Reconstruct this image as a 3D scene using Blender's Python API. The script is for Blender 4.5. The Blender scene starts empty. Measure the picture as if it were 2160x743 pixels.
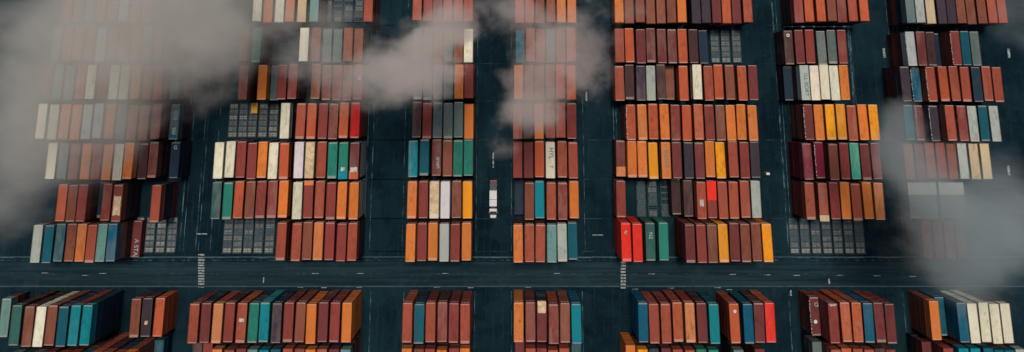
import bpy, bmesh, math, random, re
from mathutils import Vector
random.seed(11)
sc = bpy.context.scene
COL = sc.collection
# ------------------------------------------------------------------ camera model (a crop of a steep aerial shot)
F, P0, H = 1713.0, -164.0, 217.0
TH = math.atan2(210.0 - P0, F)
cT, sT = math.cos(TH), math.sin(TH)
def at(px, py, z=0.0):
    """photo pixel (2160 wide) and height -> point in the yard, metres"""
    x = (px - 1080.0) / F; y = -(py - P0) / F
    dy = y * cT + sT; dz = y * sT - cT
    t = (H - z) / -dz
    return Vector((x * t, dy * t, z))
def to_px(p):
    x, y, z = p[0], p[1], p[2] - H
    yc = y * cT + z * sT; zc = -y * sT + z * cT
    return 1080 + F * x / -zc, P0 - F * yc / -zc

cd = bpy.data.cameras.new("camera"); cam = bpy.data.objects.new("camera", cd); COL.objects.link(cam)
cam.location = (0, 0, H); cam.rotation_euler = (TH, 0, 0)
cd.sensor_width = 36; cd.lens = F / 2160 * 36; cd.shift_y = -(371.5 - P0) / 2160
cd.clip_start = 1; cd.clip_end = 5000
sc.camera = cam

# ------------------------------------------------------------------ light
SUN_EL, SUN_AZ = math.radians(77), math.radians(2)      # azimuth from +Y (north) towards +X
w = bpy.data.worlds.new("World"); sc.world = w; w.use_nodes = True
nt = w.node_tree; bg = nt.nodes['Background']
sky = nt.nodes.new('ShaderNodeTexSky'); sky.sky_type = 'NISHITA'; sky.sun_disc = False
sky.sun_elevation = SUN_EL; sky.sun_rotation = SUN_AZ; sky.dust_density = 3.0
nt.links.new(sky.outputs[0], bg.inputs[0]); bg.inputs[1].default_value = 0.05
sl = bpy.data.lights.new("sun", 'SUN'); so = bpy.data.objects.new("sun", sl); COL.objects.link(so)
sl.energy = 2.4; sl.angle = math.radians(11); sl.color = (1.0, 0.93, 0.84)
d = Vector((math.sin(SUN_AZ) * math.cos(SUN_EL), math.cos(SUN_AZ) * math.cos(SUN_EL), math.sin(SUN_EL)))
so.rotation_euler = d.to_track_quat('Z', 'Y').to_euler()
sc.view_settings.view_transform = 'Standard'; sc.view_settings.look = 'None'
sc.view_settings.exposure = 0.28; sc.view_settings.gamma = 1
sc.view_settings.use_curve_mapping = False
sc.cycles.use_denoising = True
sc.cycles.max_bounces = 6; sc.cycles.diffuse_bounces = 3; sc.cycles.volume_bounces = 3
sc.cycles.volume_max_steps = 256; sc.cycles.volume_step_rate = .85

# ------------------------------------------------------------------ colours
def lin(c):
    return tuple(((v / 255) / 12.92 if v <= 10 else ((v / 255 + .055) / 1.055) ** 2.4) for v in c)
PAL = {  # code: (as seen in the photo, words)
 'O': ((202,114,52), 'orange'), 'Y': ((224,146,32), 'yellow orange'), 'o': ((196,120,72), 'tan orange'),
 'C': ((174,84,53), 'coral orange'), 'R': ((152,75,57), 'rust red'), 'r': ((130,60,54), 'brick red'),
 'b': ((124,72,56), 'brown'), 'm': ((106,52,51), 'wine red'), 'd': ((70,48,48), 'dark brown'),
 'p': ((60,51,60), 'dark purple'), 'n': ((34,52,68), 'dark navy'), 'K': ((116,30,50), 'crimson'),
 'X': ((210,46,34), 'bright red'), 'W': ((212,207,184), 'cream'), 'w': ((158,166,160), 'pale grey'),
 'L': ((214,206,208), 'lilac white'), 'g': ((92,108,106), 'blue grey'), 'a': ((100,138,134), 'pale teal grey'),
 'G': ((38,118,102), 'green'), 'H': ((50,92,86), 'dull dark green'), 'T': ((14,122,134), 'bright teal'),
 't': ((20,84,98), 'dark teal'), 'B': ((12,86,112), 'blue'), 'Q': ((62,160,138), 'mint green'),
 'x': ((186,36,32), 'deep red'),
 'y': ((188,168,132), 'sand coloured'),
}
def alb(code, k=0.9):
    c = lin(PAL[code][0])
    return tuple(min(.82, max(.004, v * k)) for v in c) + (1,)

# ------------------------------------------------------------------ material helpers
def new_mat(name):
    m = bpy.data.materials.new(name); m.use_nodes = True
    n = m.node_tree; b = n.nodes['Principled BSDF']
    return m, n, b
def N(n, t, **kw):
    x = n.nodes.new(t)
    for k, v in kw.items(): setattr(x, k, v)
    return x
def ramp(n, src, p0, p1, a=0.0, b=1.0):
    r = N(n, 'ShaderNodeMapRange', interpolation_type='SMOOTHSTEP')
    r.inputs[1].default_value = p0; r.inputs[2].default_value = p1
    r.inputs[3].default_value = a; r.inputs[4].default_value = b
    n.links.new(src, r.inputs[0]); return r.outputs[0]
def mix(n, fac, a, b, mode='MIX'):
    m = N(n, 'ShaderNodeMix', data_type='RGBA', blend_type=mode)
    if isinstance(fac, (int, float)): m.inputs[0].default_value = fac
    else: n.links.new(fac, m.inputs[0])
    for s, v in ((m.inputs[6], a), (m.inputs[7], b)):
        if isinstance(v, (tuple, list)): s.default_value = tuple(v)[:3] + (1,)
        else: n.links.new(v, s)
    return m.outputs[2]
def noise(n, vec, scale, detail=3, rough=.6):
    x = N(n, 'ShaderNodeTexNoise'); x.inputs['Scale'].default_value = scale
    x.inputs['Detail'].default_value = detail; x.inputs['Roughness'].default_value = rough
    n.links.new(vec, x.inputs['Vector']); return x.outputs['Fac']
def vscale(n, vec, s):
    m = N(n, 'ShaderNodeVectorMath', operation='MULTIPLY'); m.inputs[1].default_value = s
    n.links.new(vec, m.inputs[0]); return m.outputs[0]

def paint_mat(name, source, strength=1.0, lighten=None):
    """weathered container paint; source 'object' = the object's own colour, 'attr' = per-container colour attribute"""
    m, n, b = new_mat(name)
    geo = N(n, 'ShaderNodeNewGeometry'); pos = geo.outputs['Position']
    if source == 'object':
        oi = N(n, 'ShaderNodeObjectInfo'); colour = oi.outputs['Color']; rnd = oi.outputs['Random']
    else:
        a = N(n, 'ShaderNodeAttribute', attribute_name='paint'); colour = a.outputs['Color']; rnd = a.outputs['Alpha']
    off = N(n, 'ShaderNodeVectorMath', operation='MULTIPLY_ADD')
    cmb = N(n, 'ShaderNodeCombineXYZ'); n.links.new(rnd, cmb.inputs[2]); n.links.new(rnd, cmb.inputs[1])
    n.links.new(cmb.outputs[0], off.inputs[0]); off.inputs[1].default_value = (1, 7, 300); n.links.new(pos, off.inputs[2])
    v = off.outputs[0]
    def rnd_step(k, lo, hi, a=0.0, b=1.0):      # a different 0..1 number per container for each k
        q = N(n, 'ShaderNodeMath', operation='MULTIPLY'); q.inputs[1].default_value = k; n.links.new(rnd, q.inputs[0])
        fr = N(n, 'ShaderNodeMath', operation='FRACT'); n.links.new(q.outputs[0], fr.inputs[0])
        return ramp(n, fr.outputs[0], lo, hi, a, b)
    def mul(a, b_):
        q = N(n, 'ShaderNodeMath', operation='MULTIPLY'); n.links.new(a, q.inputs[0])
        if isinstance(b_, (int, float)): q.inputs[1].default_value = b_
        else: n.links.new(b_, q.inputs[1])
        return q.outputs[0]
    # chalking along the roof, broad and soft
    n1 = noise(n, vscale(n, v, (.45, .16, .3)), 1.0, 4)
    chalk = mix(n, 1.0, colour, (1.18, 1.14, 1.10), 'MULTIPLY')
    c = mix(n, ramp(n, n1, .32, .72, 0, .9 * strength), colour, chalk)
    faded = mix(n, .5, c, (.24, .19, .15))
    c = mix(n, mul(rnd_step(13.7, .55, 1.0), mul(ramp(n, n1, .38, .62), .55)), c, faded)
    # grime, denser on some
    n2 = noise(n, vscale(n, v, (1.6, .5, 1.0)), 1.0, 5, .7)
    dark = mix(n, 1.0, c, (.50, .44, .42), 'MULTIPLY')
    c = mix(n, mul(ramp(n, n2, .44, .70), rnd_step(29.3, .0, 1.0, .15 * strength, .65 * strength)), c, dark)
    # brown rust blooms on a few
    n5 = noise(n, vscale(n, v, (.9, .55, .8)), 1.0, 6, .72)
    c = mix(n, mul(ramp(n, n5, .54, .66), rnd_step(7.9, .5, .95, 0, .55 * strength)), c, (.085, .035, .018))
    # cross scratches and patched seams
    n3 = noise(n, vscale(n, v, (.35, 2.2, .5)), 1.0, 4, .75)
    c = mix(n, mul(ramp(n, n3, .64, .71), rnd_step(53.1, .5, 1.0, .04, .6 * strength)), c, (.05, .03, .025))
    n4 = noise(n, vscale(n, v, (2.5, 2.5, 2.0)), 1.0, 3, .6)
    c = mix(n, mul(ramp(n, n4, .68, .76), rnd_step(41.7, .5, .95, 0, .35 * strength)), c, (.36, .31, .26))
    if lighten: c = mix(n, lighten, c, (.62, .50, .42))
    n.links.new(c, b.inputs['Base Color']); b.inputs['Roughness'].default_value = .62
    b.inputs['Specular IOR Level'].default_value = .10
    return m
M_BODY = paint_mat('container_paint', 'object')
M_BULK = paint_mat('stacked_container_paint', 'attr')
M_SILL = paint_mat('worn_end_paint', 'object', .7, .26)  # weathered paint with a pale highlight mixed in for the end headers
M_FRAME = paint_mat('frame_paint', 'object', 1.0)
def flat_mat(name, col, rough=.7, var=.25, scale=.8, metal=0.0):
    m, n, b = new_mat(name)
    geo = N(n, 'ShaderNodeNewGeometry')
    f = noise(n, geo.outputs['Position'], scale, 5, .65)
    c = mix(n, ramp(n, f, .3, .7), tuple(v * (1 - var) for v in col), tuple(min(1, v * (1 + var)) for v in col))
    n.links.new(c, b.inputs['Base Color']); b.inputs['Roughness'].default_value = rough; b.inputs['Metallic'].default_value = metal
    return m
M_DOOR = paint_mat('door_paint', 'object', .8)
M_ROD = flat_mat('galvanised_steel', (.35, .36, .36), .45, .2, 3, .6)
M_WHITE = flat_mat('white_paint', (.50, .51, .50), .5, .08, 1.2)
M_BLACK = flat_mat('black_rubber', (.02, .02, .022), .8)
M_GLASS = flat_mat('dark_glass', (.015, .02, .025), .12)
M_RED = flat_mat('red_paint', (.5, .02, .03), .5)
M_CHAS = flat_mat('chassis_steel', (.03, .035, .04), .6)
M_INK = flat_mat('dark_lettering', (.10, .12, .13), .6)
M_LETTER = flat_mat('white_lettering', (.24, .27, .27), .6)
M_STEEL = flat_mat('rail_steel', (.14, .19, .21), .5, .3, 1.5, .3)

# ------------------------------------------------------------------ mesh helpers
def box(bm, x0, x1, y0, y1, z0, z1, bevel=0.0, mi=0):
    vs = [bm.verts.new(p) for p in ((x0,y0,z0),(x1,y0,z0),(x1,y1,z0),(x0,y1,z0),(x0,y0,z1),(x1,y0,z1),(x1,y1,z1),(x0,y1,z1))]
    fs = [bm.faces.new([vs[i] for i in q]) for q in ((3,2,1,0),(4,5,6,7),(0,1,5,4),(1,2,6,5),(2,3,7,6),(3,0,4,7))]
    for f in fs: f.material_index = mi
    if bevel:
        es = {e for f in fs for e in f.edges}
        bmesh.ops.bevel(bm, geom=list(es), offset=bevel, segments=2, affect='EDGES', profile=.5)
    return vs
def cyl(bm, p0, p1, r, seg=12):
    p0, p1 = Vector(p0), Vector(p1); ax = (p1 - p0).normalized()
    u = ax.orthogonal().normalized(); v = ax.cross(u)
    a = [bm.verts.new(p0 + (u * math.cos(i * 2 * math.pi / seg) + v * math.sin(i * 2 * math.pi / seg)) * r) for i in range(seg)]
    b = [bm.verts.new(p1 + (u * math.cos(i * 2 * math.pi / seg) + v * math.sin(i * 2 * math.pi / seg)) * r) for i in range(seg)]
    for i in range(seg):
        j = (i + 1) % seg; bm.faces.new((a[i], a[j], b[j], b[i]))
    bm.faces.new(a[::-1]); bm.faces.new(b)
def mesh(name, bm, *mats):
    me = bpy.data.meshes.new(name); bm.normal_update(); bm.to_mesh(me); bm.free()
    for m in mats: me.materials.append(m)
    return me
def link(name, data, parent=None, loc=(0, 0, 0)):
    o = bpy.data.objects.new(name, data); COL.objects.link(o); o.location = loc
    if parent: o.parent = parent
    return o
def tag(o, label=None, cat=None, group=None, kind=None):
    for k, v in (('label', label), ('category', cat), ('group', group), ('kind', kind)):
        if v: o[k] = v
    return o

# ------------------------------------------------------------------ the container, one of each part
L, W, HC = 8.5, 2.30, 2.59
TIER = 2.6
def body_bm(bm=None, ox=0, oy=0, oz=0, ribs=True):
    bm = bm or bmesh.new()
    hx, hy = W / 2 - .05, L / 2 - .06
    z0, z1 = .12, HC - .05
    if not ribs:
        box(bm, ox - hx, ox + hx, oy - hy, oy + hy, oz + z0, oz + z1); return bm
    # roof: shallow cross ribs
    n = 36; prev = None; top = []
    for i in range(n * 4 + 1):
        y = -hy + 2 * hy * i / (n * 4); k = i % 4
        z = z1 - (.028 if k in (1, 2) else 0)
        top.append((y, z, (.0 if k in (1, 2) else .03)))
    L_t = [bm.verts.new((ox - hx, oy + y, oz + z)) for y, z, q in top]
    R_t = [bm.verts.new((ox + hx, oy + y, oz + z)) for y, z, q in top]
    L_s = [bm.verts.new((ox - hx - (q - .03), oy + y, oz + z1 - .04)) for y, z, q in top]
    R_s = [bm.verts.new((ox + hx + (q - .03), oy + y, oz + z1 - .04)) for y, z, q in top]
    L_b = [bm.verts.new((ox - hx - (q - .03), oy + y, oz + z0)) for y, z, q in top]
    R_b = [bm.verts.new((ox + hx + (q - .03), oy + y, oz + z0)) for y, z, q in top]
    for i in range(len(top) - 1):
        bm.faces.new((L_t[i], R_t[i], R_t[i+1], L_t[i+1]))
        bm.faces.new((L_s[i], L_t[i], L_t[i+1], L_s[i+1])); bm.faces.new((R_t[i], R_s[i], R_s[i+1], R_t[i+1]))
        bm.faces.new((L_b[i], L_s[i], L_s[i+1], L_b[i+1])); bm.faces.new((R_s[i], R_b[i], R_b[i+1], R_s[i+1]))
    for i in (0, -1):
        q = (L_t[i], L_s[i], L_b[i], R_b[i], R_s[i], R_t[i]); bm.faces.new(q if i == 0 else q[::-1])
    bm.faces.new(L_b + R_b[::-1])
    return bm
def frame_bm():
    bm = bmesh.new(); hx, hy = W / 2, L / 2
    for sx in (-1, 1):
        xa, xb = sorted((sx * hx, sx * (hx - .12)))
        xi, xj = sorted((sx * (hx - .004), sx * (hx - .10)))
        box(bm, xi, xj, -hy + .17, hy - .17, HC - .12, HC - .012)      # top side rail
        box(bm, xi, xj, -hy + .17, hy - .17, .004, .14)
        for sy in (-1, 1):
            ya, yb = sorted((sy * (hy - .02), sy * (hy - .15)))
            box(bm, xi, xj, ya, yb, .12, HC - .12)                      # corner post
            ya, yb = sorted((sy * hy, sy * (hy - .178)))
            for za, zb in ((0, .12), (HC - .12, HC)):
                box(bm, min(sx*hx, sx*(hx-.162)), max(sx*hx, sx*(hx-.162)), ya, yb, za, zb)  # corner casting
    for sy in (-1, 1):
        ya, yb = sorted((sy * (hy - .015), sy * (hy - .16)))
        box(bm, -hx + .162, hx - .162, ya, yb, .01, .16)
    return bm
def sill_bm(depth):
    bm = bmesh.new()
    box(bm, -W / 2 + .17, W / 2 - .17, -depth, 0, HC - .17, HC - .006, .01)
    return bm
def door_bm():
    bm = bmesh.new(); w_ = W / 2 - .13
    box(bm, 0.01, w_, -.05, 0, .17, HC - .18, .012)
    for k in range(4):
        z = .3 + k * .55; box(bm, .10, w_ - .08, 0, .02, z, z + .32, .008)
    return bm
def rod_bm():
    bm = bmesh.new(); w_ = W / 2 - .13
    for x in (.25, w_ - .25):
        cyl(bm, (x, .045, .14), (x, .045, HC - .16), .02, 8)
        box(bm, x - .16, x + .02, .03, .075, 1.15, 1.2)
    return bm
ME_BODY = mesh('container_body', body_bm(), M_BODY)
ME_FRAME = mesh('container_frame', frame_bm(), M_FRAME)
ME_SILLS = [mesh('container_header', sill_bm(d), M_SILL) for d in (.22, .34, .6)]
ME_DOOR = mesh('container_door', door_bm(), M_DOOR)
ME_ROD = mesh('door_rods', rod_bm(), M_ROD)
def patch_bm(wd, ln, seed):
    """a crumpled tarpaulin patch lying on a roof"""
    bm = bmesh.new(); r = random.Random(seed); nx, ny = 8, max(4, int(ln * 3))
    g = [[bm.verts.new((-wd/2 + wd*i/nx + (0 if 0<i<nx else r.uniform(-.05,.05)), -ln/2 + ln*j/ny + (0 if 0<j<ny else r.uniform(-.12,.12)), .03 + (r.random()*.07 if 0<i<nx and 0<j<ny else 0))) for j in range(ny+1)] for i in range(nx+1)]
    for i in range(nx):
        for j in range(ny): bm.faces.new((g[i][j], g[i+1][j], g[i+1][j+1], g[i][j+1]))
    ring = [g[i][0] for i in range(nx+1)] + [g[nx][j] for j in range(1, ny+1)] + [g[i][ny] for i in range(nx-1, -1, -1)] + [g[0][j] for j in range(ny-1, 0, -1)]
    low = [bm.verts.new((v.co.x, v.co.y, 0)) for v in ring]
    for i in range(len(ring)):
        j = (i+1) % len(ring); bm.faces.new((ring[j], ring[i], low[i], low[j]))
    return bm
M_TARP = flat_mat('sand_tarpaulin', (.50, .36, .21), .8, .25, .9)
M_TARPW = flat_mat('white_tarpaulin', (.42, .38, .34), .8, .4, 1.6)

EXTRA = {}   # marks carried by a container: key (block,row,x) -> list of ops
def make_container(key, code, loc, rz, depth_n, depth_s, label, marks):
    root = bpy.data.objects.new('shipping_container', None); COL.objects.link(root)
    root.empty_display_size = .5; root.location = loc; root.rotation_euler = (0, 0, rz)
    rr = random.Random(str(key))
    c = list(alb(code)); k = rr.uniform(.86, 1.04); c = [min(.85, v * k * rr.uniform(.96, 1.04)) for v in c[:3]] + [1]
    tag(root, label, 'container', 'shipping containers stacked in the yard')
    def part(name, me, col=c, parent=root, loc=(0,0,0), rot=0):
        o = link(name, me, parent, loc); o.rotation_euler = (0, 0, rot); o.color = col; return o
    part('body', ME_BODY)
    dk = [v * .42 for v in c[:3]] + [1]  # frame colour darkened to paint in the shadow between neighbouring containers
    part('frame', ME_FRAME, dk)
    part('header', ME_SILLS[depth_s], c, root, (0, -L/2 + .01, 0), math.pi)
    part('header', ME_SILLS[depth_n], c, root, (0, L/2 - .01, 0), 0)
    for s in (1, -1):
        dr = part('door', ME_DOOR, c, root, (0, (L/2 - .03), 0))
        if s < 0: dr.scale = (-1, 1, 1)
        part('lock_rod', ME_ROD, c, dr)
    for mk in marks:
        t = mk[0]
        if t == 'tarp':      # y centre, length, material
            o = link('tarpaulin', mesh('tarpaulin', patch_bm(mk[3] if len(mk) > 3 else 2.2, mk[2], hash(mk[1]) % 99), M_TARPW if mk[4:] == ('w',) else M_TARP), root, (0, mk[1], HC - .02))
        elif t == 'panel':   # painted roof section
            bm = bmesh.new(); box(bm, -W/2 + .03, W/2 - .03, -mk[2]/2, mk[2]/2, HC - .06, HC + .012, .01)
            o = link('roof_panel', mesh('roof_panel', bm, M_BODY), root, (0, mk[1], 0)); o.color = alb(mk[3])
        elif t == 'ring':
            bm = bmesh.new(); seg = 24
            for i in range(seg):
                a0, a1 = 2*math.pi*i/seg, 2*math.pi*(i+1)/seg; ro, ri = mk[2], mk[2] * mk[3]
                q = [(math.cos(a0)*ri, math.sin(a0)*ri), (math.cos(a0)*ro, math.sin(a0)*ro), (math.cos(a1)*ro, math.sin(a1)*ro), (math.cos(a1)*ri, math.sin(a1)*ri)]
                if ri == 0: q = q[:3]
                bm.faces.new([bm.verts.new((x, y, HC + .004)) for x, y in q])
            link('round_mark', mesh('round_mark', bm, M_WHITE), root, (mk[4] if len(mk) > 4 else .3, mk[1], 0))
        elif t == 'text':    # string, size, rot, x, y, material
            cu = bpy.data.curves.new('lettering', 'FONT'); cu.body = mk[1]; cu.size = mk[2]; cu.extrude = .004; cu.align_x = 'CENTER'; cu.align_y = 'CENTER'
            cu.offset = .02
            cu.materials.append(M_INK if mk[6] == 'k' else M_LETTER)
            tmp = bpy.data.objects.new('tmp_text', cu); tm = bpy.data.meshes.new_from_object(tmp); bpy.data.objects.remove(tmp)
            o = link('lettering', tm, root, (mk[4], mk[5], HC + .008)); o.rotation_euler = (0, 0, mk[3])
        elif t == 'stripe':  # dotted white line of letters along one edge
            bm = bmesh.new(); r2 = random.Random(5)
            y = -L/2 + .5
            while y < L/2 - .6:
                l_ = r2.uniform(.12, .5); xx = mk[1] + r2.uniform(-.05, .05)
                box(bm, xx - .09, xx + .09, y, y + l_, HC - .03, HC + .006); y += l_ + r2.uniform(.12, .5)
            link('lettering', mesh('lettering', bm, M_LETTER), root)
    return root

# ------------------------------------------------------------------ the yard's rows, read off the photo
# (block,row): (y of the roofs' north edge, y of their south edge, tiers, 'x+colour ...'); ~ = inside cloud, _n = n tiers
ROWS = {
 ('A',1): (56,130,4,'119g~ 142b~ 165R~ 189b~ 213w~ 237r~ 261b~ 286R~ 310g~ 334r~'),
 ('A',0): (-26,48,4,'142r~ 166b~ 190g~ 214R~ 238b~ 262w~ 286r~ 310b~'),
 ('A',2): (136,212,4,'98d~ 122G~ 146g~ 170R~ 191W~ 216b~ 240W~ 262W~ 286o~ 311b~ 334R~ 369t~_3'),
 ('A',3): (218,296,4,'87W~ 112W~ 136o~ 160o~ 183w~ 206w~ 231O~ 255g~ 279b~ 303b~ 329m~ 368t_3'),
 ('A',4): (302,380,4,'108W 132g~ 156b~ 181o~ 203r~ 226o~ 250W 273O 298d_3 322m_3 368n_3'),
 ('A',5): (391,465,4,'131C 155b 180r 204n_2 224r 247b 328R'),
 ('A',6): (476,552,4,'77w 101t 125t 149b 173O 196R 220a 243B 266m_1'),
 ('B',0): (-25,49,4,'543W 566o~ 590W 612o~ 637y~ 663a~ 777R'),
 ('B',1): (58,132,4,'513b~ 541G 641W~ 666b~ 690g~ 712g~ 734b~ 756b~'),
 ('B',2): (136,211,4,'513b~ 557O 578g_3 593r 617r 666b 689b 711r 733r 755r'),
 ('B',3): (217,292,4,'601W 634R 657C 681r 703r 725C 749x'),
 ('B',4): (300,377,4,'461W 485W 508r 531r 553O 576W 599C 630L 653y 678R 701G 724G 747m'),
 ('B',5): (384,461,4,'456H 480G 503C 527b 550r 574r 597O 627W 650r 674R 698r 721O 746O'),
 ('B',6): (471,549,4,'593R 625R 648b 671o 695r 720r 743R'),
 ('C',0): (-28,47,4,'880R 903r 923r~ 945R~ 967R 988R'),
 ('C',1): (58,132,4,'880g~ 902g~ 924b~ 946g~ 967b~ 988W~'),
 ('C',2): (136,209,4,'882g 902g 923g 946g 968O 989r'),
 ('C',3): (219,290,4,'879d 901r 923g 945g 967g 989O'),
 ('C',4): (297,371,4,'871T 895t 921m 944b 966G 988G'),
 ('C',5): (383,459,4,'869O 893r 916W 939L 963b 986Y'),
 ('C',6): (470,553,4,'866O 890r 913O 937w 960r 984O'),
 ('D',0): (-24,50,4,'1096C 1117R 1139b~ 1162b~ 1184o 1206o'),
 ('D',1): (58,134,4,'1097t_2 1119b 1141b~ 1161g~ 1183b~ 1205R~'),
 ('D',2): (137,210,4,'1094o~ 1116r~ 1138b~ 1161b 1182R 1205C'),
 ('D',3): (218,291,4,'1092R~ 1114d 1137O 1161R 1183R 1206r'),
 ('D',4): (298,376,4,'1092r 1115m 1138C 1161W 1186R 1209R'),
 ('D',5): (383,463,4,'1096n_1 1116b 1138T 1163R 1187r 1211O'),
 ('D',6): (472,553,4,'1093O 1117R 1140R 1164a 1186w 1208t_3'),
 ('E',0): (-24,51,4,'1306O 1327b 1350b 1372b 1394b 1416b 1438O 1468p 1489p 1511m 1532C 1553m 1577R'),
 ('E',1): (62,131,4,'1307R 1328C 1352m 1373m 1396m 1418m 1440C 1463d_3 1484n_2'),
 ('E',2): (138,211,4,'1307R 1328d 1352p 1373w 1395d 1416b_2 1439C 1471W 1495R 1516C 1540b 1566C 1589m'),
 ('E',3): (221,296,4,'1331C 1355O 1378C 1402O 1425r 1449C 1474C 1497r 1520b 1542O 1564O 1588O'),
 ('E',4): (300,375,4,'1310m_3 1333O 1355O 1378Y 1405O 1428m 1453p 1476m 1498O 1520Y 1547R 1571r 1593p'),
 ('E',5): (381,462,4,'1310r_3 1427d_2 1451d_3 1480R 1502r 1525R 1548R 1572R 1595w'),
 ('E',6): (472,554,5,'1321X 1345X 1372H_4 1400G_4 1456m 1480r 1503b 1526Y 1550m 1573b 1596b 1619Y'),
 ('F',0): (-26,48,4,'1684r 1706C 1731C 1754b 1775r 1798R 1822C'),
 ('F',1): (66,134,3,'1664d 1687m 1709r 1733g 1755g 1777r'),
 ('F',2): (137,211,4,'1669n_2 1695w 1718W 1739W 1760W 1781O'),
 ('F',3): (221,296,4,'1706m 1728O 1752Y 1775Y 1798R 1821O 1844Y'),
 ('F',4): (303,377,4,'1704K 1729K 1759b 1782r 1804Q 1826m 1849m'),
 ('F',5): (387,463,4,'1709R 1737R 1761r 1784O 1807R 1831O 1855o'),
 ('G',0): (-24,53,4,'1920g 1940w 1962y 1986p 2006p 2026b 2047b 2070b 2092R 2113R'),
 ('G',1): (67,136,4,'1922w 1944m 1966d_3 1986n_2 2008r 2034t 2056g'),
 ('G',2): (143,211,4,'1911p 1933B_3 1965R 1991C 2014R 2037R 2061n 2083R 2105R'),
 ('G',3): (224,298,4,'1921t_3 1942m_3 1966p 2006R 2031r 2053w 2076t 2099w'),
 ('G',4): (301,378,4,'1918b~ 1941m~ 1963b~ 1986r~ 2009b~ 2032w~ 2056y~ 2080y~'),
 ('G',6): (468,545,4,'1956m~ 1980m~ 2004b~ 2028m~'),
 ('A',7): (0,0,6,'10a_3 32H 59b 83W 107b 131t 156T 181T 285b_3 309p_3 335C_3'),
 ('B',7): (0,0,5,'408R 433m 458o 483r 509R 534G 557T 583p 608r 633b 656O 681m 706r 731O'),
 ('C',7): (0,0,5,'859R 884t 908R 933r 957r 981R'),
 ('D',7): (0,0,5,'1094O 1119r 1143m 1168r 1192b 1216T'),
 ('E',7): (0,0,5,'1357B 1380R 1405R 1430C 1456o 1481m 1507T 1550C 1579B 1602m 1625X'),
 ('F',7): (0,0,5,'1722m_3 1757r 1785C 1809C 1833B 1856m 1879m'),
 ('G',7): (0,0,5,'1973O_4 1996t_3 2022B 2053W 2078W 2101W 2124W'),
 ('A',8): (0,0,6,'28a 50t 75g 101m 126R 151R 177t 203C 226b 249R 273O 322t_2'),
 ('B',8): (0,0,5,'415d_3 435r_3 455o 481b 506m 530a 554T 579t 605R 630b 653O 677R 703m 727a'),
 ('C',8): (0,0,5,'857O 883b 906r 931O 957r 980O'),
 ('D',8): (0,0,5,'1098m_2 1118R 1143r 1167R 1191R 1216t_1'),
 ('E',8): (0,0,5,'1331O_4 1357Y 1380n 1407m 1431R 1457R 1481G 1507G 1560g 1605m'),
 ('F',8): (0,0,5,'1730g_3 1763R 1788C 1813R 1837R 1860d 1882m'),
 ('G',8): (0,0,5,'1965m_3 1997r 2037T 2062T 2090t 2113t 2134t 2157w'),
}
UNDER = {('B',4): '. . . . . . . . . . . . w', ('B',5): '. . . . . . . . . . . . w', ('B',3): '. . . . . . b', ('E',3): 'r', ('F',4): 'K', ('F',5): 'r',
 ('A',7): '. d d W b n r n d d C', ('B',7): 'm n R d C n T n m b O m r O', ('C',7): 'R n m d m r',
         ('D',7): 'O m n R b B', ('E',7): 'B R r R r d t R t d C', ('F',7): 'm r C R B r r', ('G',7): 'b t B W W d d',
         ('A',8): 'd d d d d d d R d n b n', ('E',6): 'X X H G m r b Y d b d O', ('E',8): 'O'}
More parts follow.
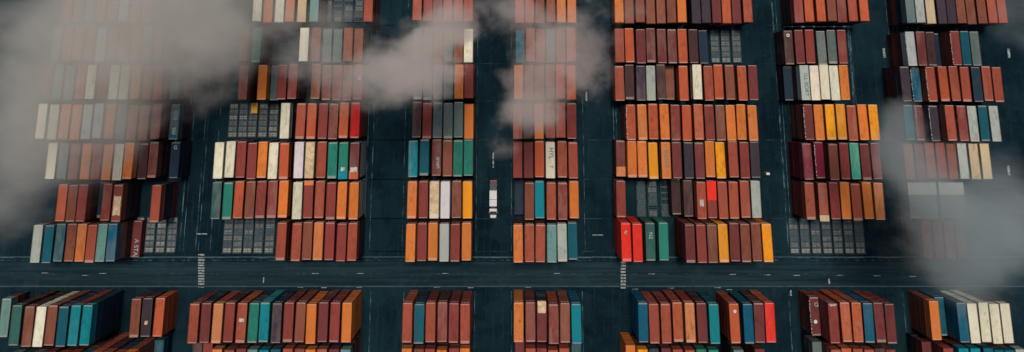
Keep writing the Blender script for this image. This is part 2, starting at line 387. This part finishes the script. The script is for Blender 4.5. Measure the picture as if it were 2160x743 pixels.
# marks the photo shows on certain roofs
MARKS = {
 ('B',2,755): [('ring', .9, .42, .45)], ('D',4,1092): [('ring', -2.2, .55, .35, .3)],
 ('A',5,247): [('tarp', -.6, 4.4, 1.7)], ('A',7,309): [('tarp', -1.2, .8, .7)],
 ('B',4,653): [('tarp', 0, 8.3, 2.0)], ('B',4,747): [('panel', -3.4, 1.8, 'C'), ('tarp', -2.1, 1.2, 1.7, 'w')],
 ('B',4,724): [('panel', -3.2, 2.3, 'T'), ('tarp', -2.0, .9, 1.0, 'w')], ('B',5,650): [('panel', 3.9, 1.1, 'o')],
 ('B',7,509): [('tarp', .6, .8, 1.2, 'w')], ('D',7,1143): [('tarp', 3.2, 2.5, 1.9)],
 ('C',5,916): [('tarp', .5, 7.4, 2.1)], ('D',4,1161): [('text', 'HYL', 1.5, -math.pi/2, .2, 1.6, 'k'), ('text', 'T', 1.2, -math.pi/2, .2, -1.6, 'k')],
 ('F',2,1695): [('text', "1LL BORT", 1.35, -math.pi/2, .25, -.4, 'k')],
 ('E',4,1405): [('text', 'EKNWE', 1.25, -math.pi/2, .1, .4, 'k')],
 ('E',6,1372): [('text', 'N2', 1.2, -math.pi/2, .1, 1.4, 'w')],
 ('E',6,1321): [('text', 'K', 1.1, -.6, .0, 2.2, 'w')],
 ('A',6,266): [('text', 'A STA', 1.5, -math.pi/2, .1, -2.0, 'w')],
 ('C',4,921): [('text', 'EMAPI', 1.0, -math.pi/2, .3, -1.2, 'w')],
 ('A',3,368): [('text', 'OTS', 1.2, -math.pi/2, .1, 1.6, 'w'), ('text', 'EEE', 1.2, math.pi/2, .1, -2.2, 'w')],
 ('A',4,368): [('text', 'G', 1.3, 0, .0, 3.0, 'w')],
 ('E',5,1502): [('panel', 2.1, 4.5, 'X')], ('E',5,1480): [('tarp', -.6, 1.5, .9, 'w')],
 ('E',4,1310): [('panel', -3.1, 2.3, 'o')], ('F',5,1737): [('panel', -3.8, 1.4, 'y')],
 ('F',7,1722): [('ring', -1.2, .42, 0, .0), ('stripe', -1.1), ('text', 'Q', 1.2, .3, .5, 2.6, 'w')],
 ('F',1,1664): [('ring', 3.1, .42, .5, 0)], ('F',4,1729): [('stripe', -1.0)], ('F',3,1706): [('stripe', -1.05)],
 ('E',3,1331): [('stripe', -1.05)], ('G',2,1933): [('stripe', -1.1)], ('G',2,1965): [('stripe', -1.1)],
 ('G',3,1966): [('stripe', -1.0)], ('G',1,2008): [('stripe', -1.1)], ('G',1,1922): [('stripe', -1.1)],
 ('G',3,1942): [('stripe', -.6)], ('F',7,1757): [('tarp', 3.9, .35, 1.2, 'w')],
 ('E',7,1550): [('ring', 2.6, .35, .3, .2)], ('C',1,988): [('panel', -1.6, 2.0, 'g')],
}
MARK_WORDS = {'ring': 'with white round mark', 'tarp': 'with crumpled patch', 'text': 'with lettering', 'panel': 'with two-tone roof', 'stripe': 'with dotted edge'}
BLK = {'A': 'leftmost block', 'B': 'second block', 'C': 'third block', 'D': 'fourth block', 'E': 'fifth block', 'F': 'sixth block', 'G': 'rightmost block'}
RWN = {6: 'first row above road', 5: 'second row above road', 4: 'third row above road', 3: 'fourth row above road', 2: 'fifth row above road',
       1: 'sixth row above road', 0: 'top edge row', 7: 'row just below road', 8: 'bottom edge row'}
ORD = 'first second third fourth fifth sixth seventh eighth ninth tenth eleventh twelfth thirteenth fourteenth fifteenth'.split()

Y7N = at(1080, 613, 0).y                     # the first row's foot, just below the road
items = []
for (blk, row), (ya, yb, tiers, toks) in ROWS.items():
    und = (UNDER.get((blk, row), '')).split()
    lst = []
    for i, tk in enumerate(toks.split()):
        m_ = re.match(r'(\d+)([A-Za-z])(~?)(?:_(\d))?$', tk)
        px, code, cl, tr = int(m_[1]), m_[2], bool(m_[3]), int(m_[4] or tiers)
        if row == 7: Y = Y7N - L / 2
        elif row == 8: Y = Y7N - L / 2 - 9.75
        else: Y = (at(1080, ya, tiers * TIER).y + at(1080, yb, tiers * TIER).y) / 2
        # x at this Y and roof height
        z = tr * TIER
        _, py = to_px((0, Y, z)); X = at(px, py, z).x
        lst.append(dict(blk=blk, row=row, px=px, code=code, cloud=cl, tiers=tr, X=X, Y=Y, under=(und[i] if i < len(und) and und[i] != '.' else None)))
    for _ in range(60):
        for a, b in zip(lst, lst[1:]):
            g = b['X'] - a['X'] - 2.46
            if g < 0: a['X'] += g / 2; b['X'] -= g / 2
    for i, it in enumerate(lst):
        it['i'] = i; it['n'] = len(lst); it['same'] = sum(1 for q in lst if q['code'] == it['code'])
        rr = random.Random(it['px'] * 9 + it['row'])
        it['Y'] += rr.uniform(-.22, .22)
        corners = [to_px((it['X'] + sx * W / 2, it['Y'] + sy * L / 2, it['tiers'] * TIER)) for sx, sy in ((-1,-1),(1,-1),(1,1),(-1,1))]
        x0, x1 = max(0, min(c[0] for c in corners)), min(2160, max(c[0] for c in corners))
        y0, y1 = max(0, min(c[1] for c in corners)), min(743, max(c[1] for c in corners))
        ar = max(0, x1 - x0) * max(0, y1 - y0)
        it['area'] = ar * (.45 if it['cloud'] else 1)
        items.append(it)
items.sort(key=lambda q: -q['area'])
N_IND = 300
bulk = []        # (x, y, z, colour code, full roof detail?)
for k, it in enumerate(items):
    X, Y, T = it['X'], it['Y'], it['tiers']
    rr = random.Random(str((it['blk'], it['row'], it['px'])))
    for t in range(T - 1):
        code = it['under'] or rr.choice('dddnnppmmbrd')  # mostly dark codes, so the colour carries the shade between stacks
        bulk.append((X + rr.uniform(-.03, .03), Y + rr.uniform(-.05, .05), t * TIER, code, rr.random()))
    if k < N_IND:
        key = (it['blk'], it['row'], it['px']); mk = MARKS.get(key, [])
        words_ = PAL[it['code']][1]
        if key == ('D',4,1161): words_ = 'cream'
        pos = 'only' if it['same'] == 1 else None
        mw = (' ' + MARK_WORDS[mk[0][0]]) if mk else ''
        if pos: lab = f"only {words_} container{mw} in {RWN[it['row']]}, {BLK[it['blk']]}"
        elif mk: lab = f"{words_} container{mw}, {ORD[it['i']]} in {RWN[it['row']]}, {BLK[it['blk']]}"
        else: lab = f"{words_} container, {ORD[it['i']]} from left in {RWN[it['row']]}, {BLK[it['blk']]}"
        make_container(key, it['code'], (X, Y, (T - 1) * TIER), math.radians(rr.uniform(-.6, .6)), rr.choice((0,0,0,1)), rr.choice((0,0,0,1,2)), lab, mk)
    else:
        bulk.append((X, Y, (T - 1) * TIER, it['code'], rr.random()))

# every container beyond those: lower tiers and the ones at the edges, one object
bm = bmesh.new(); cl_ = bm.loops.layers.float_color.new('paint')
def fast_box(x0, x1, y0, y1, z0, z1, col):
    vs = [bm.verts.new(p) for p in ((x0,y0,z0),(x1,y0,z0),(x1,y1,z0),(x0,y1,z0),(x0,y0,z1),(x1,y0,z1),(x1,y1,z1),(x0,y1,z1))]
    for q in ((3,2,1,0),(4,5,6,7),(0,1,5,4),(1,2,6,5),(2,3,7,6),(3,0,4,7)):
        f = bm.faces.new([vs[i] for i in q])
        for l_ in f.loops: l_[cl_] = col
for (x, y, z, code, rnd) in bulk:
    c = alb(code); k = .85 + .25 * ((rnd * 7.13) % 1); c = tuple(v * k for v in c[:3]); col = c + (rnd,)
    dk = tuple(v * .42 for v in c) + (rnd,)  # bulk frames dimmed alike, the gaps' shadow put into their colour
    hx, hy = W / 2, L / 2
    fast_box(x - hx + .05, x + hx - .05, y - hy + .06, y + hy - .06, z + .03, z + HC - .05, col)
    for sx in (-1, 1):
        xa, xb = sorted((x + sx * hx, x + sx * (hx - .1)))
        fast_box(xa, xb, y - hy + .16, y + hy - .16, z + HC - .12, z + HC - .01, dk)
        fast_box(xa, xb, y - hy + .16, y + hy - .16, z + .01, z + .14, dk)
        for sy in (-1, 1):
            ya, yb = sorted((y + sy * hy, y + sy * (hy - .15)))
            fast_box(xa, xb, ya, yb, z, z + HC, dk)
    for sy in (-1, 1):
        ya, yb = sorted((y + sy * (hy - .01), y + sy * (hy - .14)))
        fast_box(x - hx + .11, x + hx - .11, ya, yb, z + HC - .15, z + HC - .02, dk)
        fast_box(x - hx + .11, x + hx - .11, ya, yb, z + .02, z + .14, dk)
    for k in range(-4, 5):                                   # pressed ribs on the sides
        for sx in (-1, 1):
            xa, xb = sorted((x + sx * (hx - .052), x + sx * (hx - .02)))
            fast_box(xa, xb, y + k * .95 - .2, y + k * .95 + .2, z + .15, z + HC - .13, col)
me = mesh('stacked_containers', bm, M_BULK)
tag(link('stacked_containers', me), 'lower tiers and edge containers of the stacks in rust, orange, teal and navy', 'containers', None, 'stuff')

# ------------------------------------------------------------------ ground, road, markings
def ground_mat():
    m, n, b = new_mat('yard_asphalt'); geo = N(n, 'ShaderNodeNewGeometry'); p = geo.outputs['Position']
    a = noise(n, p, .035, 7, .68)
    c = mix(n, ramp(n, a, .34, .66), (.0020, .0078, .0135), (.0066, .0225, .0300))
    b2 = noise(n, vscale(n, p, (1.1, .06, 1)), 1.0, 6, .72)     # wheel-worn lanes run with the blocks
    c = mix(n, ramp(n, b2, .50, .72, 0, .65), c, (.0095, .033, .041))
    b3 = noise(n, vscale(n, p, (2.3, .10, 1)), 1.0, 4, .6)      # tyre-black strips
    c = mix(n, ramp(n, b3, .56, .70, 0, .6), c, (.0018, .005, .010))
    vo = N(n, 'ShaderNodeTexVoronoi', feature='F1', distance='CHEBYCHEV'); vo.inputs['Scale'].default_value = .16; n.links.new(p, vo.inputs['Vector'])
    c = mix(n, ramp(n, vo.outputs['Color'], .55, .8, 0, .35), c, (.010, .028, .036))
    g = noise(n, p, .5, 6, .8); c = mix(n, ramp(n, g, .52, .72, 0, .5), c, (.014, .036, .042))
    g2 = noise(n, p, 2.0, 3, .8); c = mix(n, ramp(n, g2, .66, .76, 0, .5), c, (.05, .075, .08))
    n.links.new(c, b.inputs['Base Color']); b.inputs['Roughness'].default_value = .95; b.inputs['Specular IOR Level'].default_value = .04
    return m
def road_mat():
    m, n, b = new_mat('road_asphalt'); geo = N(n, 'ShaderNodeNewGeometry'); p = geo.outputs['Position']
    a = noise(n, vscale(n, p, (.03, .5, 1)), 1.0, 5, .65)
    c = mix(n, ramp(n, a, .3, .7), (.0068, .0175, .0240), (.0165, .0360, .0440))
    t = noise(n, vscale(n, p, (.012, 1.6, 1)), 1.0, 4, .6)      # wheel tracks along the road
    c = mix(n, ramp(n, t, .50, .62, 0, .55), c, (.0045, .011, .017))
    q = noise(n, p, .12, 5, .7); c = mix(n, ramp(n, q, .52, .66, 0, .45), c, (.019, .042, .050))
    g = noise(n, p, .8, 6, .75); c = mix(n, ramp(n, g, .5, .8, 0, .4), c, (.006, .013, .020))
    n.links.new(c, b.inputs['Base Color']); b.inputs['Roughness'].default_value = .95; b.inputs['Specular IOR Level'].default_value = .04
    return m
def worn_mat(name, col, lo, hi, base=(.005, .015, .024), sc_=(1, 1, 1)):
    m, n, b = new_mat(name); geo = N(n, 'ShaderNodeNewGeometry'); p = geo.outputs['Position']
    a = noise(n, vscale(n, p, sc_), 1.0, 5, .7)
    c = mix(n, ramp(n, a, lo, hi), base, col)
    n.links.new(c, b.inputs['Base Color']); b.inputs['Roughness'].default_value = .9; b.inputs['Specular IOR Level'].default_value = .05
    return m
M_GROUND, M_ROAD = ground_mat(), road_mat()
M_PAINT = worn_mat('road_paint', (.27, .30, .28), .32, .56, sc_=(1.6, 1.6, 1))
M_FADED = worn_mat('faded_paint', (.075, .15, .16), .42, .66, sc_=(1.2, .25, 1))
M_FADEDX = worn_mat('faded_line_paint', (.12, .20, .21), .40, .62, sc_=(.3, 1.2, 1))
M_KERB = flat_mat('kerb_concrete', (.020, .045, .055), .85, .4, .6)
def sheet(bm, x0, x1, y0, y1, z, mi=0):
    f = bm.faces.new([bm.verts.new(p) for p in ((x0,y0,z),(x1,y0,z),(x1,y1,z),(x0,y1,z))]); f.material_index = mi
bm = bmesh.new(); sheet(bm, -1500, 1500, -1500, 1500, 0)
tag(link('ground', mesh('ground', bm, M_GROUND)), kind='structure')
yN, yS = at(1080, 553).y, at(1080, 603).y
bm = bmesh.new(); sheet(bm, -1500, 1500, yS, yN, .004)
tag(link('road', mesh('road', bm, M_ROAD)), kind='structure')
bm = bmesh.new()
kN, kS = at(1080, 542).y, yS
box(bm, -1500, 1500, kN - .12, kN + .12, 0, .12, .02)
box(bm, -1500, 1500, yS - .28, yS, 0, .12, .02)
tag(link('kerb', mesh('kerb', bm, M_KERB)), kind='structure')
bm = bmesh.new()
def mark(px0, px1, py0, py1, mi=0, z=.008):
    a, b_ = at(px0, py1), at(px1, py0); sheet(bm, a.x, b_.x, a.y, b_.y, z, mi)
sheet(bm, -200, 200, kN - .26, kN - .16, .008, 1)
sheet(bm, -200, 200, at(0, 549).y - .10, at(0, 549).y + .08, .008, 5)
sheet(bm, -200, 200, at(0, 578).y - .03, at(0, 578).y + .03, .008, 5)
rr = random.Random(3)
for px, py in ((180,581),(217,577),(665,577),(760,577),(940,577),(1175,577),(1375,578),(1545,579),(1618,580),(1680,581),(1772,581),(1850,582),(1925,583),(95,576)):
    mark(px - 7, px + 7, py - .6, py + .6, 0, .012)
for px, py in ((484,605),(634,606),(683,607),(758,606),(921,606),(993,607),(1114,606),(1340,610),(1415,608),(1514,607),(1538,611)):
    if py <= 604: continue
    mark(px - 6, px + 6, py - .6, py + .6, 0, .014)
y = 536
while y < 606:                                   # striped crossing
    mark(418, 431, y, y + 3.4, 0, .012); y += 5.6
y = 552
while y < 608:
    mark(1309.5, 1320, y, y + 4.0, 0, .012); y += 6.6
mark(415, 437, 492.5, 494.8); mark(421, 443, 99, 101); mark(1250, 1272, 495, 497)
for x, y0, y1 in ((1237,194,214),(1865,102,122),(2128,103,122),(2128,350,370),(556,585,598),(1749,588,599),(1668,612,624),(1040.5,322,336),(1040.5,338,354)):
    mark(x - 1.4, x + 1.4, y0, y1)
# runway and slot lines of the yard cranes
for x, wd in ((404,2),(412,1.6),(437,1.6),(443,1.3),(378,2),(790,1.4),(779,1),(856,1),(1006,1),(1078,1.2),(1228,1.2),(1292,1.5),(1640,3),(1648,1.5),(1662,1.6),(1886,2),(1897,1.8),(1905,1.6),(1297,2.4),(467,1.2)):
    for ya, yb in ((-60, 530),):
        a, b_ = at(x, 200), at(x + wd, 200); Y0, Y1 = at(x, yb).y, at(x, ya).y
        sheet(bm, a.x, b_.x, Y0, Y1, .006, 3)
for x in (1797,):
    a, b_ = at(x - 3, 150), at(x + 4, 150); sheet(bm, a.x, b_.x, at(x, 220).y, at(x, 52).y, .006, 3)
for x in (780, 1228, 1665, 110, 1907, 1078, 1000, 850, 440):                # lines south of the road
    a = at(x, 660); sheet(bm, a.x, a.x + .22, a.y - 25, a.y + 5, .006, 3)
for blkx in ((780,858),(1003,1082),(1228,1296),(1612,1662),(1872,1900),(780,856)):
    for y in (54, 135, 214, 296, 379, 462, 531):
        a, b_ = at(blkx[0], y), at(blkx[1], y); sheet(bm, a.x, b_.x, a.y, a.y + .14, .010, 4)
M_DOT = worn_mat('dotted_line_paint', (.07, .12, .13), .50, .62, sc_=(.7, 3, 1))
M_SLOT = worn_mat('slot_line_paint', (.03, .08, .095), .45, .7, sc_=(.4, 1.2, 1))
tag(link('road_markings', mesh('road_markings', bm, M_PAINT, M_FADEDX, M_FADEDX, M_FADED, M_SLOT, M_DOT)), kind='structure')

# ------------------------------------------------------------------ bare flat racks lying in the empty ground slots
M_DECK = [flat_mat('deck_plate_grey', (.105, .115, .115), .8, .35, 1.0), flat_mat('deck_plate_pale', (.19, .195, .17), .8, .3, 1.0), flat_mat('deck_plate_dark', (.035, .06, .07), .8, .35, 1.0)]
M_RACK = flat_mat('rack_steel', (.018, .036, .046), .7, .3, 2)
def rack_parts(seed, tone):
    r = random.Random(seed); fb, db = bmesh.new(), bmesh.new(); hx, hy = W / 2, 4.3
    n = 6; pitch = 2 * hy / n
    box(fb, -.04, .04, -hy + .01, hy - .01, .31, .40)
    for i in range(n): box(fb, -hx + .12, hx - .12, -hy + (i + .5) * pitch - .05, -hy + (i + .5) * pitch + .05, .405, .46)
    for s in (-1, 1):
        box(fb, *sorted((s * hx, s * (hx - .11))), -hy, hy, 0, .34, .01)
    for i in range(n + 1):
        y = -hy + i * pitch; box(fb, -hx + .11, hx - .11, max(-hy, y - .26), min(hy, y + .26), .02, .3, .01)
    for s in (-1, 1):
        box(fb, -hx, hx, *sorted((s * hy, s * (hy - .12))), .34, .75, .01)
    for i in range(n):
        y = -hy + (i + .5) * pitch
        if tone == 2 and r.random() < .35: continue
        mi = r.choice((0, 0, 1) if tone == 1 else ((0, 0, 2) if tone == 0 else (2, 2, 0)))
        if i == 0 and tone != 2: mi = 1
        xl = -hx + .13 + (r.random() * .25 if tone == 2 else 0); 
        box(db, xl, hx - .13 - r.random() * .12, y - pitch / 2 + .28, y + pitch / 2 - .28, .14, .26 + r.random() * .05, .01, mi)
    return fb, db
RACKS = [('A','pale plates, leftmost block above road', 6, 495, 1, (294,318,341,364)),
         ('B6','grey plates, second block by the road', 6, 496, 0, (482,503,525,547,570)),
         ('B3','patchy plates, beside cream container in second block', 3, 254, 1, (493,514,534,556,578)),
         ('B0','dark deck, top edge of second block', 0, 13, 2, (692,714,736,758)),
         ('E1','torn plates, upper fifth block', 1, 98, 0, (1508,1530,1553)),
         ('E5','sparse plates, middle of fifth block', 5, 419, 2, (1352,1376,1403)),
         ('F6','grey plates, sixth block by the road', 6, 497, 0, (1674,1697,1720,1743,1766,1789,1812))]
for bname, words_, row, py, tone, xs in RACKS:
    for i, px in enumerate(xs):
        p = at(px, py); root = bpy.data.objects.new('flat_rack', None); COL.objects.link(root); root.location = p
        fb, db = rack_parts(bname + str(i), tone)
        link('frame', mesh('rack_frame', fb, M_RACK), root); link('deck', mesh('rack_deck', db, *M_DECK), root)
        tag(root, f"{ORD[i]} bare flat rack from left, {words_}", 'flat rack', 'bare flat racks in the empty slots')
# yellow half crate on the racks
p = at(540, 228); bm = bmesh.new(); box(bm, -.8, .8, -1.25, 1.25, 0, 1.1, .03)
cr = bpy.data.objects.new('yellow_crate', None); COL.objects.link(cr); cr.location = (p.x, p.y, .345)
M_YEL = flat_mat('yellow_paint', (.62, .30, .02), .6, .15)
link('crate_box', mesh('crate_box', bm, M_YEL), cr)
bm = bmesh.new()
for s in (-1, 1): box(bm, -.86, .86, *sorted((s * 1.3, s * 1.18)), 0, 1.14, .01)
link('frame', mesh('crate_frame', bm, M_YEL), cr)
tag(cr, 'small yellow orange crate on the bare racks left of the cream container', 'crate')

# guard rail framing the sixth block's slots
p0, p1 = at(1650, 57), at(1796, 56)
gr = bpy.data.objects.new('guard_rail', None); COL.objects.link(gr); gr.location = ((p0.x + p1.x) / 2, p0.y, 0)
hl = (p1.x - p0.x) / 2
bm = bmesh.new(); box(bm, -hl, hl, -.16, .16, .72, 1.0, .03); link('rail', mesh('rail', bm, M_STEEL), gr)
bm = bmesh.new(); cyl(bm, (0, 0, 0), (0, 0, .75), .09); pm = mesh('post', bm, M_STEEL)
for i in range(7): link('post', pm, gr, (-hl + .3 + i * (2 * hl - .6) / 6, 0, 0))
tag(gr, 'long grey steel guard rail above the sixth row of the sixth block', 'guard rail')

# ------------------------------------------------------------------ the box truck in the lane
p = at(1040.5, 424, 1.5)
tr = bpy.data.objects.new('box_truck', None); COL.objects.link(tr); tr.location = (p.x, p.y, 0)
tag(tr, 'white box truck with red rear bar driving down the dark lane', 'truck')
def part(name, fn, mat, parent=tr, loc=(0, 0, 0)):
    b_ = bmesh.new(); fn(b_); return link(name, mesh(name, b_, mat), parent, loc)
part('chassis', lambda b_: (box(b_, -.45, .45, -4.2, 4.8, .75, .98, .02), box(b_, -.85, .85, 1.9, 4.7, .98, 1.08, .02)), M_CHAS)
part('cargo_box', lambda b_: (box(b_, -.92, .92, .55, 2.65, 1.08, 3.1, .06), box(b_, -.92, .92, -1.15, .47, 1.08, 3.06, .06)), M_WHITE)
part('rear_bar', lambda b_: box(b_, -.85, .85, 4.72, 4.92, .8, 1.15, .04), M_RED)
cab = part('cab', lambda b_: (box(b_, -.95, .95, -2.45, -1.75, .7, 2.55, .12), box(b_, -.85, .85, -3.2, -2.45, .6, 1.75, .1), box(b_, -.80, .80, -4.15, -3.2, .55, 1.7, .28)), M_WHITE)
part('windscreen', lambda b_: box(b_, -.8, .8, -3.25, -2.5, 1.6, 2.05, .05), M_GLASS, cab)
for sx in (-1, 1): part('mirror', lambda b_: box(b_, sx * 1.0 - .08, sx * 1.0 + .08, -2.75, -2.6, 1.6, 2.1, .03), M_WHITE, cab)
for sx in (-1, 1):
    for y in (-3.5, 2.6, 3.7):
        wh = part('wheel', lambda b_: cyl(b_, (sx * .62, 0, .46), (sx * .92, 0, .46), .46, 20), M_BLACK, tr, (0, y, 0))
        part('rim', lambda b_: cyl(b_, (sx * .90, 0, .46), (sx * .935, 0, .46), .24, 16), M_ROD, wh)
for sx in (-1, 1): part('headlight', lambda b_: box(b_, sx * .6 - .12, sx * .6 + .12, -4.2, -4.12, .85, 1.05, .02), M_GLASS, cab)

# white utility cabinet by the fifth block
p = at(1617, 366); ub = bpy.data.objects.new('utility_cabinet', None); COL.objects.link(ub); ub.location = p
part('housing', lambda b_: box(b_, -.45, .45, -.3, .3, .05, 1.3, .05), M_WHITE, ub)
part('base', lambda b_: box(b_, -.55, .55, -.4, .4, 0, .05), M_CHAS, ub)
tag(ub, 'small white utility cabinet standing alone in the lane beside the fifth block', 'cabinet')

# pale roofed sheds half lost in the cloud on the right
M_SHED = flat_mat('pale_shed_roof', (.28, .29, .26), .7, .1, .5); M_SHED2 = flat_mat('grey_shed_roof', (.06, .075, .08), .8, .2, .5)
M_SHEDW = flat_mat('shed_wall', (.2, .22, .22), .8)
for i, (x0, x1) in enumerate(((1922, 1979), (1982, 2031))):
    z = 6.0; a, b_ = at(x0, 470, z), at(x1, 385, z); mid = at(x0, 411, z).y
    cx, cy = (a.x + b_.x) / 2, (a.y + b_.y) / 2
    sh = bpy.data.objects.new('equipment_shed', None); COL.objects.link(sh); sh.location = (cx, cy, 0)
    hx, hy, my = (b_.x - a.x) / 2, (b_.y - a.y) / 2, mid - cy
    part('wall', lambda q: box(q, -hx + .2, hx - .2, -hy + .2, hy - .2, 0, z - .2), M_SHEDW, sh)
    part('roof', lambda q: (box(q, -hx, hx, my, hy, z - .2, z + .1, .03)), M_SHED, sh)
    def low(q):
        n = 5; st = (my + hy) / n
        for k in range(n): box(q, -hx, hx, -hy + k * st + .06, -hy + (k + 1) * st - .06, z - .2, z - .1 + .06 * k, .02)
    part('roof_bay', low, M_SHED2, sh)
    tag(sh, ('wider' if i == 0 else 'narrower') + ' of two pale roofed sheds half hidden by cloud', 'shed', 'pale sheds under the cloud')

# ------------------------------------------------------------------ low clouds drifting between the camera and the yard
def cloud(name_label, blobs, colour, seed, base=.07, edge=(.1, .9), nscale=.045, warp=18, rag=2.4):
    """blobs: (px, py, rx px, ry px, centre height, half thickness m, density)"""
    m = bpy.data.materials.new('cloud_vapour'); m.use_nodes = True; n = m.node_tree; n.nodes.clear()
    out = N(n, 'ShaderNodeOutputMaterial'); vol = N(n, 'ShaderNodeVolumePrincipled')
    vol.inputs['Color'].default_value = colour + (1,); vol.inputs['Anisotropy'].default_value = .1
    n.links.new(vol.outputs[0], out.inputs['Volume'])
    geo = N(n, 'ShaderNodeNewGeometry'); pos = geo.outputs['Position']
    # warp the positions so no edge is an ellipse
    nw = N(n, 'ShaderNodeTexNoise'); nw.inputs['Scale'].default_value = .028; nw.inputs['Detail'].default_value = 5
    add = N(n, 'ShaderNodeVectorMath', operation='ADD'); add.inputs[1].default_value = (seed * 37, seed * 11, 0)
    n.links.new(pos, add.inputs[0]); n.links.new(add.outputs[0], nw.inputs['Vector'])
    sub = N(n, 'ShaderNodeVectorMath', operation='SUBTRACT'); sub.inputs[1].default_value = (.5, .5, .5); n.links.new(nw.outputs['Color'], sub.inputs[0])
    mad = N(n, 'ShaderNodeVectorMath', operation='MULTIPLY_ADD'); mad.inputs[1].default_value = (warp, warp, 8)
    n.links.new(sub.outputs[0], mad.inputs[0]); n.links.new(pos, mad.inputs[2]); wp = mad.outputs[0]
    flat = vscale(n, add.outputs[0], (1, 1, .35))
    f = noise(n, flat, nscale, 7, .66)
    fo = N(n, 'ShaderNodeMath', operation='MULTIPLY_ADD'); fo.inputs[1].default_value = rag; fo.inputs[2].default_value = -rag / 2; n.links.new(f, fo.inputs[0])
    total = None; lo = Vector((1e9,) * 3); hi = -lo
    for (px, py, rx, ry, z, hz, dn) in blobs:
        c = at(px, py, z); sx = (at(px + rx, py, z) - c).x; sy = (c - at(px, py + ry, z)).y
        r = Vector((sx, sy, hz)); lo = Vector(map(min, lo, c - r * 1.15)); hi = Vector(map(max, hi, c + r * 1.15))
        s1 = N(n, 'ShaderNodeVectorMath', operation='SUBTRACT'); s1.inputs[1].default_value = c; n.links.new(wp, s1.inputs[0])
        s2 = N(n, 'ShaderNodeVectorMath', operation='DIVIDE'); s2.inputs[1].default_value = r; n.links.new(s1.outputs[0], s2.inputs[0])
        ln = N(n, 'ShaderNodeVectorMath', operation='LENGTH'); n.links.new(s2.outputs[0], ln.inputs[0])
        v = ramp(n, ln.outputs['Value'], 1.15, 0, 0, dn)
        if total is None: total = v
        else:
            ad = N(n, 'ShaderNodeMath', operation='ADD'); n.links.new(total, ad.inputs[0]); n.links.new(v, ad.inputs[1]); total = ad.outputs[0]
    # the noise frays the edges and opens holes, and only where there is vapour at all
    er = N(n, 'ShaderNodeMath', operation='ADD'); n.links.new(total, er.inputs[0]); n.links.new(fo.outputs[0], er.inputs[1])
    body = ramp(n, er.outputs[0], edge[0], edge[1], 0, 1)
    gate = ramp(n, total, .0, .25, 0, 1)
    mu = N(n, 'ShaderNodeMath', operation='MULTIPLY'); n.links.new(body, mu.inputs[0]); n.links.new(gate, mu.inputs[1])
    mu2 = N(n, 'ShaderNodeMath', operation='MULTIPLY'); mu2.inputs[1].default_value = base; n.links.new(mu.outputs[0], mu2.inputs[0])
    n.links.new(mu2.outputs[0], vol.inputs['Density'])
    c0 = (lo + hi) / 2; b_ = bmesh.new(); hs = (hi - lo) / 2
    box(b_, -hs.x, hs.x, -hs.y, hs.y, -hs.z, hs.z, min(hs) * .5)
    o = link('cloud', mesh('cloud', b_, m), None, c0)
    tag(o, name_label, 'cloud', 'low clouds over the yard', 'stuff')
    return o
WARM = (.90, .875, .815); PINK = (.97, .89, .835); COOL = (.68, .755, .75)
cloud('broad brownish grey cloud covering the top left of the yard',
      [(330,10,250,160,44,15,1.9), (220,130,240,170,44,15,1.35), (100,270,230,180,44,14,1.1), (50,390,180,130,44,13,.95), (440,60,180,110,44,12,.9), (20,90,140,160,44,13,.45), (450,175,105,75,44,10,.95), (320,250,130,90,44,11,.6), (240,340,180,90,44,10,.5)],
      WARM, 1, .125, (.05, 2.3), .030, 38, 4.8)
cloud('thin tan wisp of cloud along the top edge of the second block',
      [(620,20,210,85,56,8,1.25), (660,105,170,70,56,8,1.15), (800,130,150,85,56,9,1.7), (700,190,110,50,56,7,.9), (810,185,90,60,56,8,1.0)], WARM, 2, .15, (.05, 2.3), .058, 32, 5.6)
cloud('bright pinkish puff of cloud over the upper third block',
      [(912,78,118,70,60,11,2.7), (865,128,120,72,60,10,1.6), (955,108,78,42,60,8,1.8), (890,185,105,62,60,9,1.0), (982,112,44,22,60,6,1.6), (815,170,95,62,60,8,1.25), (770,110,90,60,60,8,.8)], PINK, 3, .175, (.25, 2.9), .090, 26, 7.5)
cloud('ragged pinkish cloud drifting over the upper fourth block',
      [(1108,215,95,62,58,10,2.9), (1085,160,95,80,58,8,1.5), (1205,95,115,90,58,9,2.1), (1240,80,60,55,58,8,1.4), (1045,130,85,70,58,8,1.1), (1065,25,130,65,58,8,1.4), (1290,35,120,60,58,8,.9), (1240,155,85,65,58,7,1.1), (1080,280,85,50,58,7,.9), (1155,140,100,80,58,8,1.5)], PINK, 6, .14, (.25, 3.0), .090, 28, 7.5)
cloud('cool grey cloud covering the lower right of the yard',
      [(2140,520,220,180,44,15,1.5), (1985,435,150,105,44,12,1.6), (1908,338,66,54,44,9,1.8), (1932,392,90,80,44,10,1.3), (2140,320,130,150,44,12,.8), (1990,555,150,90,44,11,.9), (2175,60,110,160,44,10,.7), (2060,610,150,65,44,10,.7)], COOL, 5, .10, (.15, 2.4), .042, 34, 6.2)
